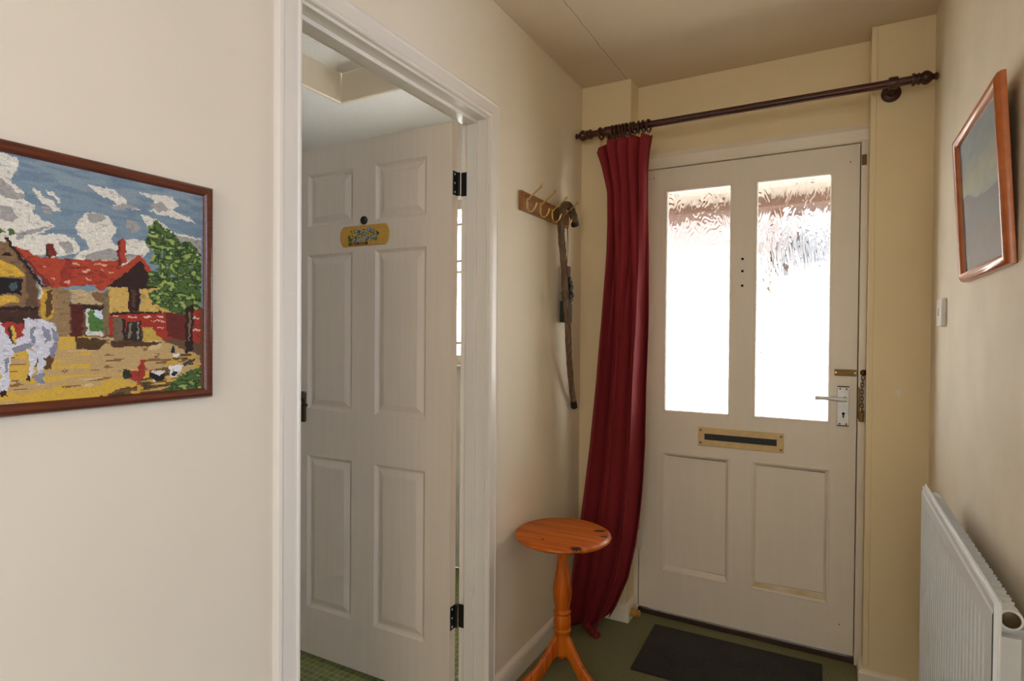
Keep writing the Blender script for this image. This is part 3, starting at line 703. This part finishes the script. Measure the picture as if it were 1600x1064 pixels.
# ------------------------------------------------------------------ door mat, door stop
bm = bx((-.322, -.1885, 0), (.322, .1885, .009), .003)
dm = obj('door_mat', bm, 'mat', loc=(.425, -.272, .0)); dm.rotation_euler = (0, 0, math.radians(1.2)); tag(dm, 'dark grey rectangular door mat on the olive carpet by the front door', 'mat')
ds = auto(obj('door_stop', lathe(B(), [(0, .008), (.004, .008), (.004, .0155), (.03, .0155), (.032, .013), (.034, .0145), (.042, .0145), (.044, .012), (.044, 0)], axis='x', n=20), plain('turned_yellow_wood', 'b98a3c', .4, 0, .3), loc=(-.012, -.088, .034)))
tag(ds, 'small turned yellow wooden door stop on the skirting by the front door hinge', 'door stop')

# ------------------------------------------------------------------ radiator
RX0, RYN, RYF, RZ0, RZ1 = .982, -1.462, -.66, .30, .868
ra = empty('radiator', (RX0 + .03, (RYN + RYF) / 2, RZ0), 'white ribbed panel radiator on the right wall', 'radiator')
def rpt(n_, bm, m='radiator', parent=None, sm=False):
    o = obj(n_, bm, m, parent or ra); 
    if parent is None: o.location = -ra.location
    return auto(o) if sm else o
bm = B(); ys = []; NF = 24; y0, y1 = RYF - .028, RYN + .028; wd = (y1 - y0) / NF
ys = [(RYF, 0)]
for i in range(NF):
    a = y0 + wd * i
    ys += [(a, 0), (a + wd * .12, -.006), (a + wd * .5, -.006), (a + wd * .62, 0)]
ys.append((RYN, 0))
zr = [(RZ0, 0), (RZ0 + .03, 0), (RZ0 + .045, 1), (RZ1 - .062, 1), (RZ1 - .05, 0), (RZ1 - .022, 0), (RZ1 - .008, -1), (RZ1 - .004, -2)]
Gd = []
for z, m_ in zr:
    Gd.append([bm.verts.new((RX0 + (max(m_, 0) * -dx if m_ >= 0 else 0) + (.006 if m_ == -1 else .008 if m_ == -2 else 0), y, z)) for y, dx in ys])
for A, C in zip(Gd, Gd[1:]):
    for i in range(len(ys) - 1): bm.faces.new((A[i], A[i + 1], C[i + 1], C[i]))
box(bm, (RX0 + .002, RYN + .0005, RZ0 + .001), (RX0 + .012, RYF - .0005, RZ1 - .006))
box(bm, (RX0 + .0075, RYN - .002, RZ0 - .002), (RX0 + .0105, RYF + .002, RZ1), .001)
rpt('front_panel', bm)
bm = B(); yy = RYF - .05; k = 0; pr = []
while yy > RYN + .062:
    pr.append((RX0 + (.014 if k % 4 in (0, 3) else .041), yy)); yy -= (.003 if k % 2 == 0 else .0125); k += 1
A = [bm.verts.new((x, y, RZ0 + .06)) for x, y in pr]; C = [bm.verts.new((x, y, RZ1 - .022)) for x, y in pr]
for i in range(len(pr) - 1): bm.faces.new((A[i], A[i + 1], C[i + 1], C[i]))
rpt('convector_fins', bm)
rpt('end_channel', bx((RX0 + .013, RYN + .045, RZ0 + .04), (RX0 + .046, RYN + .06, RZ1 - .072), .001))
rpt('end_channel', bx((RX0 + .013, RYF - .048, RZ0 + .04), (RX0 + .046, RYF - .045, RZ1 - .072), .001))
for y, s_ in ((RYN + .05, -1), (RYF - .03, 1)):
    bm = lathe(B(), [(RX0 + .011, .012), (RX0 + .03, .012)], (0, y, RZ1 - .036), 'x', 18)
    ball(bm, (RX0 + .028, y, RZ1 - .036), .0165, seg=18); lathe(bm, [(0, .0165), (s_ * .024, .0165), (s_ * .024, .013)], (RX0 + .028, y, RZ1 - .036), 'y', 20)
    o = rpt('tapping', bm, sm=True)
    auto(obj('plug', lathe(B(), [(s_ * .018, .0125), (s_ * .0255, .0125), (s_ * .0265, .010), (s_ * .0265, 0)], (RX0 + .028, y, RZ1 - .036), 'y', 18), 'bronze' if s_ < 0 else 'radiator', o))
for y in (RYF - .15, RYN + .15): rpt('bracket', bx((RX0 + .041, y - .02, RZ0 + .08), (XR - .0015, y + .02, RZ1 - .09), .001))
rpt('valve', lathe(B(), [(-.0, .009), (.03, .009), (.032, .014), (.06, .014), (.062, .01), (.08, .01)], (RX0 + .032, RYF - .03, RZ0 - .06), 'z', 16), sm=True)
rpt('pipe', lathe(B(), [(0, .0075), (RZ0 - .055, .0075)], (RX0 + .032, RYF - .03, 0), 'z', 14), sm=True)
rpt('valve', lathe(B(), [(-.0, .009), (.03, .009), (.032, .014), (.06, .014), (.062, .01), (.08, .01)], (RX0 + .032, RYN + .03, RZ0 - .06), 'z', 16), sm=True)
rpt('pipe', lathe(B(), [(0, .0075), (RZ0 - .055, .0075)], (RX0 + .032, RYN + .03, 0), 'z', 14), sm=True)

# ------------------------------------------------------------------ light switch on the right wall
sw = empty('light_switch', (XR, -.38, 1.347), 'white square light switch on the right wall near the corner', 'light switch')
obj('switch_plate', bx((-.014, -.043, -.043), (0, .043, .043), .003), 'switch', sw); o = obj('rocker', bx((-.018, -.008, -.012), (-.012, .008, .012), .002), 'switch', sw); o.rotation_euler = (0, math.radians(6), 0)

# ------------------------------------------------------------------ cross-stitch picture on the left wall
PY0, PY1, PZ0, PZ1 = -2.47, -1.93, 1.151, 1.534
pc = empty('needlework_picture', (XL, (PY0 + PY1) / 2, PZ0), 'cross-stitch farmyard picture in a dark mahogany frame on the left wall', 'picture')
bm = sweep_frame(B(), [(PY0, PZ0), (PY1, PZ0), (PY1, PZ1), (PY0, PZ1)], [(0, 0), (0, .014), (.003, .019), (.008, .021), (.013, .019), (.0165, .014), (.018, .011), (.018, 0)], lambda p, h: (XL + h, p.x, p.y), True)
o = auto(obj('frame', bm, 'frame', pc)); o.location = -pc.location
PAINT = [
    ((208, 202, 186), [(85, 336), (219, 365), (238, 364), (241, 353), (235, 339), (233, 327), (245, 319), (248, 306), (258, 300), (260, 288), (284, 275), (272, 267), (261, 259), (297, 265), (316, 250), (312, 236), (261, 230), (238, 235), (85, 215)]),
    ((152, 147, 140), [(219, 331), (228, 326), (238, 316), (248, 312), (246, 305), (219, 304)]),
    ((152, 147, 140), [(219, 295), (231, 294), (241, 280), (228, 272), (219, 276)]),
    ((152, 147, 140), [(238, 257), (261, 269), (282, 275), (261, 262), (239, 248)]),
    ((152, 147, 140), [(133, 329), (206, 356), (212, 326), (160, 284)]),
    ((208, 202, 186), [(256, 326), (263, 323), (268, 316), (281, 310), (292, 300), (286, 297), (268, 305), (261, 313)]),
    ((208, 202, 186), [(274, 324), (283, 323), (293, 313), (290, 309), (281, 317)]),
    ((152, 147, 140), [(268, 302), (275, 299), (281, 292), (274, 290)]),
    ((208, 202, 186), [(310, 277), (320, 299), (336, 306), (354, 303), (369, 287), (367, 275), (358, 267), (364, 257), (382, 270), (409, 272), (418, 259), (409, 243), (382, 226), (304, 222), (316, 241), (328, 245), (324, 260), (312, 267)]),
    ((152, 147, 140), [(324, 299), (342, 306), (353, 300), (340, 288), (328, 290)]),
    ((152, 147, 140), [(328, 240), (356, 251), (382, 245), (409, 248), (409, 236), (324, 229)]),
    ((208, 202, 186), [(268, 248), (290, 263), (308, 260), (314, 241), (279, 228), (265, 235)]),
    ((152, 147, 140), [(288, 253), (305, 255), (310, 240), (297, 235)]),
    ((208, 202, 186), [(328, 344), (344, 346), (364, 346), (384, 331), (382, 324), (402, 322), (369, 315), (360, 320), (369, 325), (344, 332)]),
    ((152, 147, 140), [(358, 319), (377, 327), (402, 323), (369, 314)]),
    ((208, 202, 186), [(402, 351), (427, 351), (457, 354), (467, 341), (457, 329), (487, 324), (501, 316), (457, 319), (432, 319), (418, 324), (430, 331), (423, 342)]),
    ((152, 147, 140), [(418, 332), (437, 342), (454, 331), (432, 322)]),
    ((208, 202, 186), [(402, 314), (418, 312), (437, 308), (457, 294), (509, 289), (509, 240), (457, 239), (427, 280)]),
    ((152, 147, 140), [(382, 301), (399, 301), (404, 290), (390, 281), (382, 289)]),
    ((152, 147, 140), [(457, 291), (509, 286), (509, 260), (467, 265)]),
    ((70, 95, 42), [(133, 264), (206, 266), (219, 262), (225, 257), (219, 249), (133, 229)]),
    ((70, 95, 42), [(226, 261), (233, 263), (238, 257), (231, 251)]),
    ('ground', [(62, 135), (218, 126), (282, 116), (324, 112), (437, 107), (477, 89), (509, 78), (509, 4), (218, 7), (61, 9)]),
    ((164, 62, 38), [(233, 241), (268, 227), (369, 233), (377, 226), (344, 193), (279, 184), (261, 201), (249, 221)]),
    ((120, 45, 32), [(228, 248), (238, 237), (282, 185), (272, 187), (251, 217)]),
    ((140, 50, 34), [(295, 229), (305, 230), (306, 201), (299, 188), (291, 188)]),
    ((205, 150, 120), [(306, 223), (316, 223), (316, 221), (306, 221)]),
    ((205, 150, 120), [(318, 214), (330, 215), (330, 212), (318, 212)]),
    ((205, 150, 120), [(324, 203), (332, 202), (332, 200), (324, 200)]),
    ((205, 150, 120), [(336, 226), (352, 227), (352, 224), (336, 224)]),
    ((205, 150, 120), [(346, 234), (358, 234), (358, 232), (346, 231)]),
    ((205, 150, 120), [(297, 196), (304, 196), (304, 193), (297, 194)]),
    ((205, 150, 120), [(279, 199), (284, 198), (284, 196), (279, 196)]),
    ((205, 150, 120), [(268, 214), (272, 214), (272, 212), (268, 212)]),
    ((205, 150, 120), [(356, 214), (364, 214), (364, 212), (356, 212)]),
    ((205, 150, 120), [(344, 218), (350, 218), (350, 215), (344, 216)]),
    ((110, 42, 28), [(301, 218), (328, 220), (328, 218), (301, 216)]),
    ((110, 42, 28), [(312, 208), (344, 210), (344, 209), (312, 207)]),
    ((110, 42, 28), [(324, 196), (340, 196), (340, 195), (324, 195)]),
    ((110, 42, 28), [(352, 223), (373, 224), (373, 223), (352, 222)]),
    ((115, 42, 30), [(272, 243), (275, 248), (284, 248), (285, 230), (273, 229)]),
    ((60, 40, 32), [(272, 243), (275, 247), (277, 229), (273, 229)]),
    ((160, 60, 40), [(368, 265), (380, 272), (382, 231), (370, 227)]),
    ((110, 38, 28), [(368, 265), (372, 268), (374, 228), (370, 227)]),
    ((190, 156, 82), [(355, 191), (386, 194), (386, 152), (355, 148)]),
    ((190, 156, 82), [(403, 194), (457, 202), (457, 154), (403, 152)]),
    ((44, 27, 22), [(342, 188), (404, 240), (434, 205), (442, 193), (354, 191)]),
    ((164, 62, 38), [(336, 190), (403, 248), (434, 210), (427, 207), (404, 237), (344, 183)]),
    ((50, 25, 20), [(386, 196), (403, 196), (402, 155), (386, 153)]),
    ((75, 50, 40), [(390, 190), (398, 190), (397, 159), (391, 159)]),
    ((150, 46, 32), [(355, 148), (509, 156), (509, 112), (437, 107), (409, 124), (355, 112)]),
    ((205, 170, 150), [(409, 145), (421, 146), (421, 144), (409, 143)]),
    ((205, 170, 150), [(423, 139), (437, 140), (437, 138), (423, 138)]),
    ((205, 170, 150), [(430, 146), (440, 146), (440, 144), (430, 144)]),
    ((205, 170, 150), [(413, 129), (424, 129), (424, 127), (413, 127)]),
    ((205, 170, 150), [(431, 129), (444, 129), (444, 127), (431, 127)]),
    ((205, 170, 150), [(437, 138), (446, 138), (446, 136), (437, 136)]),
    ((205, 170, 150), [(362, 146), (371, 147), (371, 145), (362, 145)]),
    ((205, 170, 150), [(386, 145), (397, 145), (397, 143), (386, 143)]),
    ((205, 170, 150), [(418, 122), (427, 122), (427, 120), (418, 120)]),
    ((44, 27, 22), [(355, 151), (437, 155), (437, 152), (355, 147)]),
    ((95, 35, 26), [(444, 154), (482, 150), (482, 104), (449, 114)]),
    ((105, 90, 70), [(362, 142), (377, 144), (377, 103), (364, 104)]),
    ((45, 38, 34), [(382, 135), (404, 139), (407, 102), (382, 102)]),
    ((120, 105, 85), [(386, 133), (390, 133), (390, 107), (386, 107)]),
    ((140, 130, 110), [(399, 136), (401, 136), (402, 107), (399, 107)]),
    ((44, 27, 22), [(376, 142), (381, 142), (381, 103), (376, 103)]),
    ((182, 150, 66), [(408, 129), (423, 129), (439, 107), (409, 104)]),
    ((122, 94, 64), [(108, 277), (194, 264), (219, 244), (228, 245), (262, 193), (264, 155), (108, 156)]),
    ((92, 68, 48), [(238, 227), (261, 193), (263, 156), (249, 155), (249, 204)]),
    ((44, 27, 22), [(225, 248), (229, 250), (268, 189), (282, 184), (265, 186), (228, 242)]),
    ((44, 27, 22), [(224, 229), (231, 230), (231, 224), (224, 223)]),
    ((194, 154, 52), [(218, 218), (238, 212), (250, 198), (218, 195), (133, 200)]),
    ((28, 24, 22), [(133, 197), (218, 194), (246, 194), (244, 172), (218, 171), (133, 172)]),
    ((70, 80, 85), [(231, 188), (238, 188), (238, 177), (232, 176)]),
    ((194, 154, 58), [(133, 172), (218, 169), (238, 169), (244, 161), (218, 156), (133, 157)]),
    ((44, 27, 22), [(108, 159), (218, 155), (264, 155), (264, 150), (218, 149), (108, 152)]),
    ((64, 38, 28), [(108, 154), (218, 148), (264, 150), (265, 127), (218, 126), (108, 132)]),
    ((140, 112, 76), [(265, 187), (303, 183), (302, 112), (284, 113), (265, 131)]),
    ((186, 144, 50), [(265, 183), (281, 181), (282, 140), (268, 135)]),
    ((80, 58, 30), [(273, 179), (281, 181), (279, 148), (272, 139)]),
    ((208, 190, 150), [(265, 187), (268, 187), (267, 168), (265, 164)]),
    ((178, 154, 112), [(303, 183), (349, 183), (349, 163), (304, 162)]),
    ((120, 90, 60), [(332, 181), (349, 182), (349, 163), (336, 168)]),
    ((82, 30, 22), [(304, 161), (321, 159), (319, 113), (304, 111)]),
    ((50, 30, 24), [(318, 162), (349, 160), (349, 154), (320, 154)]),
    ((196, 192, 175), [(324, 154), (349, 154), (348, 113), (325, 113)]),
    ((74, 112, 52), [(328, 153), (349, 153), (348, 120), (328, 121)]),
    ((190, 200, 205), [(336, 154), (348, 154), (348, 139), (338, 143)]),
    ((120, 100, 70), [(347, 182), (357, 187), (357, 114), (348, 115)]),
    ((78, 54, 28), [(311, 111), (358, 107), (339, 91), (311, 94)]),
    ((78, 54, 28), [(358, 106), (437, 103), (427, 97), (364, 95)]),
    ((90, 62, 34), [(254, 85), (286, 97), (279, 64), (254, 69)]),
    ('dirt', [(335, 16), (395, 36), (457, 74), (477, 86), (509, 72), (509, 4)]),
    ('tree', [(411, 268), (418, 297), (430, 310), (442, 299), (457, 296), (472, 276), (487, 284), (503, 265), (509, 260), (509, 164), (477, 150), (457, 154), (423, 168), (418, 186), (437, 193), (413, 196), (418, 220), (437, 232), (418, 235), (427, 255)]),
    ((42, 26, 21), [(480, 165), (496, 170), (494, 86), (480, 84)]),
    ((110, 90, 70), [(485, 155), (490, 155), (489, 104), (485, 104)]),
    ((150, 50, 36), [(496, 160), (509, 159), (506, 99), (494, 103)]),
    ((200, 170, 150), [(495, 148), (507, 147), (507, 145), (495, 144)]),
    ((200, 170, 150), [(495, 125), (507, 125), (507, 122), (495, 122)]),
    ('tree', [(444, 18), (457, 34), (477, 48), (509, 57), (509, 10), (447, 13)]),
    ((196, 194, 198), [(159, 144), (218, 134), (231, 126), (247, 137), (266, 139), (282, 133), (288, 118), (284, 93), (276, 85), (271, 81), (270, 47), (262, 44), (263, 81), (255, 98), (237, 88), (231, 82), (228, 32), (220, 30), (221, 70), (200, 83), (159, 92)]),
    ((196, 194, 198), [(249, 100), (263, 83), (258, 60), (255, 50), (251, 53), (253, 73)]),
    ((128, 128, 138), [(268, 127), (277, 123), (279, 106), (272, 104)]),
    ((128, 128, 138), [(280, 127), (288, 118), (286, 93), (280, 80), (276, 85), (282, 106)]),
    ((128, 128, 138), [(234, 98), (254, 104), (255, 98), (237, 88)]),
    ((128, 128, 138), [(224, 82), (229, 86), (228, 62), (224, 62)]),
    ((128, 128, 138), [(260, 56), (270, 60), (269, 44), (261, 45)]),
    ((128, 128, 138), [(253, 122), (258, 127), (259, 104), (255, 98)]),
    ((44, 27, 22), [(220, 37), (228, 38), (227, 29), (219, 29)]),
    ((44, 27, 22), [(251, 56), (255, 54), (254, 48), (250, 51)]),
    ((152, 50, 40), [(220, 136), (246, 131), (245, 114), (237, 104), (226, 118)]),
    ((60, 35, 25), [(218, 140), (247, 139), (246, 130), (221, 133)]),
    ((200, 165, 70), [(231, 128), (235, 128), (239, 104), (235, 102)]),
    ((60, 35, 25), [(227, 126), (231, 126), (236, 102), (233, 102)]),
    ((150, 50, 32), [(384, 56), (399, 55), (404, 74), (412, 74), (411, 47), (402, 38), (384, 43)]),
    ((35, 45, 32), [(377, 59), (388, 57), (390, 44), (378, 44)]),
    ((170, 60, 40), [(399, 38), (402, 38), (402, 32), (399, 32)]),
    ((210, 205, 195), [(423, 54), (444, 54), (439, 38), (425, 36)]),
    ((25, 25, 25), [(418, 55), (427, 51), (437, 44), (444, 52), (442, 39), (430, 37), (420, 44)]),
    ((160, 50, 40), [(418, 57), (422, 57), (422, 52), (418, 52)]),
    ((215, 212, 205), [(451, 61), (475, 63), (473, 51), (464, 43), (454, 43)]),
    ((60, 60, 62), [(475, 66), (498, 75), (498, 70), (477, 59)]),
    ((30, 30, 30), [(457, 52), (467, 49), (463, 44), (457, 45)]),
    ((30, 40, 35), [(455, 97), (462, 92), (459, 83), (455, 84)]),
    ((215, 212, 205), [(457, 83), (469, 84), (471, 78), (459, 76)])]   # flat wool patches: colour, outline in millimetres on the canvas
mm = .0016
gu = np.arange(PY0 + .017, PY1 - .016, mm); gv = np.arange(PZ0 + .017, PZ1 - .016, mm)
U, V = np.meshgrid((gu[1:] + gu[:-1]) / 2, (gv[1:] + gv[:-1]) / 2); rs = np.random.RandomState(11)
def smooth_noise(sx, sy):
    h, w_ = U.shape; g = rs.rand(h // sy + 3, w_ // sx + 3); yy_, xx_ = np.mgrid[0:h, 0:w_]; fy, fx_ = yy_ / sy, xx_ / sx
    iy, ix = fy.astype(int), fx_.astype(int); fy, fx_ = fy - iy, fx_ - ix
    return (g[iy, ix] * (1 - fy) + g[iy + 1, ix] * fy) * (1 - fx_) + (g[iy, ix + 1] * (1 - fy) + g[iy + 1, ix + 1] * fy) * fx_
Um = (U + 2.46) * 1000 + (smooth_noise(4, 3) - .5) * 5; Vm = (V - 1.15) * 1000 + (smooth_noise(3, 4) - .5) * 4
img = np.zeros(U.shape + (3,)); sk_ = smooth_noise(14, 3)
img[:] = (118, 136, 146); img[sk_ > .62] = (108, 126, 140); img[(Vm > 330) & (sk_ < .45)] = (128, 142, 148); img[Vm < 165] = (96, 70, 48)
n1, n2, n3, n4 = smooth_noise(12, 2), smooth_noise(5, 4), smooth_noise(20, 3), smooth_noise(3, 2)
for c_, pts_ in PAINT:
    mk = inpoly(Um, Vm, pts_)
    if c_ == 'ground':
        img[mk] = (178, 148, 98); yl = mk & ((n3 > .55) & ((Vm < 60) | (Um < 330))); img[yl] = (196, 158, 62); img[mk & (n1 > .78)] = (128, 92, 58); img[mk & (n3 < .2)] = (196, 170, 122); img[mk & (Vm < 36) & (n1 > .3)] = (196, 158, 58)
    elif c_ == 'dirt':
        img[mk & (n1 > .42)] = (104, 76, 44); img[mk & (n1 > .7)] = (70, 52, 30); img[mk & (n2 < .25)] = (186, 150, 60)
    elif c_ == 'tree':
        lf = .55 * n2 + .45 * n4; img[mk & ((lf > .24) | (Vm < 200))] = (74, 98, 44); img[mk & (lf > .46)] = (42, 60, 32); img[mk & (lf > .6)] = (104, 126, 58); img[mk & (lf > .68)] = (146, 160, 84)
    else: img[mk] = c_; img[mk & (n4 > .78)] = np.array(c_) * .86; img[mk & (n4 < .18)] = np.minimum(np.array(c_) * 1.08, 255)
img = s2l(img) * 1.18 * (.9 + .2 * rs.rand(*U.shape)[..., None]); img[:, ::2] *= .97; img[::2] *= .97
o = paint_grid('needlework', gu, gv, lambda a, c_: (XL + .012, a, c_), img, 'stitch', pc); o.location = -pc.location
o = obj('backing', bx((XL + .001, PY0 + .014, PZ0 + .014), (XL + .01, PY1 - .014, PZ1 - .014)), 'oak', pc); o.location = -pc.location

# ------------------------------------------------------------------ landscape print on the right wall, leaning out at the top
PWd, PHt = .455, .366
pr_ = empty('landscape_picture', (XR - .002, -.9625, 1.412), 'faded landscape print in an orange pine frame on the right wall', 'picture', rot=(0, math.radians(-3.2), 0))
bm = sweep_frame(B(), [(-PWd / 2, 0), (-PWd / 2, PHt), (PWd / 2, PHt), (PWd / 2, 0)], [(0, 0), (0, .008), (-.003, .014), (-.009, .018), (-.015, .018), (-.02, .015), (-.022, .011), (-.0235, .008), (-.0235, 0)], lambda p, h: (-h, p.x, p.y), True)
auto(obj('frame', bm, 'pineframe', pr_), 50)
gu = np.linspace(-PWd / 2 + .022, PWd / 2 - .022, 90); gv = np.linspace(.022, PHt - .022, 60)
U, V = np.meshgrid((gu[1:] + gu[:-1]) / 2, (gv[1:] + gv[:-1]) / 2); T = (V - .022) / (PHt - .044); rs = np.random.RandomState(5)
nA, nB = smooth_noise(24, 8), smooth_noise(7, 3)
def mixc(a, c_, f): f = np.clip(f, 0, 1)[..., None]; return np.array(a) * (1 - f) + np.array(c_) * f
img = mixc((120, 132, 134), (150, 148, 120), 1 - np.abs(T - .62) / .22) ; img = np.where((T < .5 + .12 * (nA - .5) + .14 * U)[..., None], mixc((112, 108, 112), (96, 98, 96), nB), img)
img = np.where((T < .3 + .1 * (nA - .5))[..., None], mixc((126, 112, 100), (98, 92, 88), nB), img); img = img + (nB[..., None] - .5) * 14
paint_grid('landscape_print', gu, gv, lambda a, c_: (-.005, a, c_), s2l(img * 1.06), 'print', pr_)
obj('picture_glass', quad(B(), (-.0075, -PWd / 2 + .022, .022), (-.0075, PWd / 2 - .022, .022), (-.0075, PWd / 2 - .022, PHt - .022), (-.0075, -PWd / 2 + .022, PHt - .022)), 'clear', pr_)
obj('backing', bx((-.004, -PWd / 2 + .02, .02), (-.0005, PWd / 2 - .02, PHt - .02)), 'brownwood', pr_)
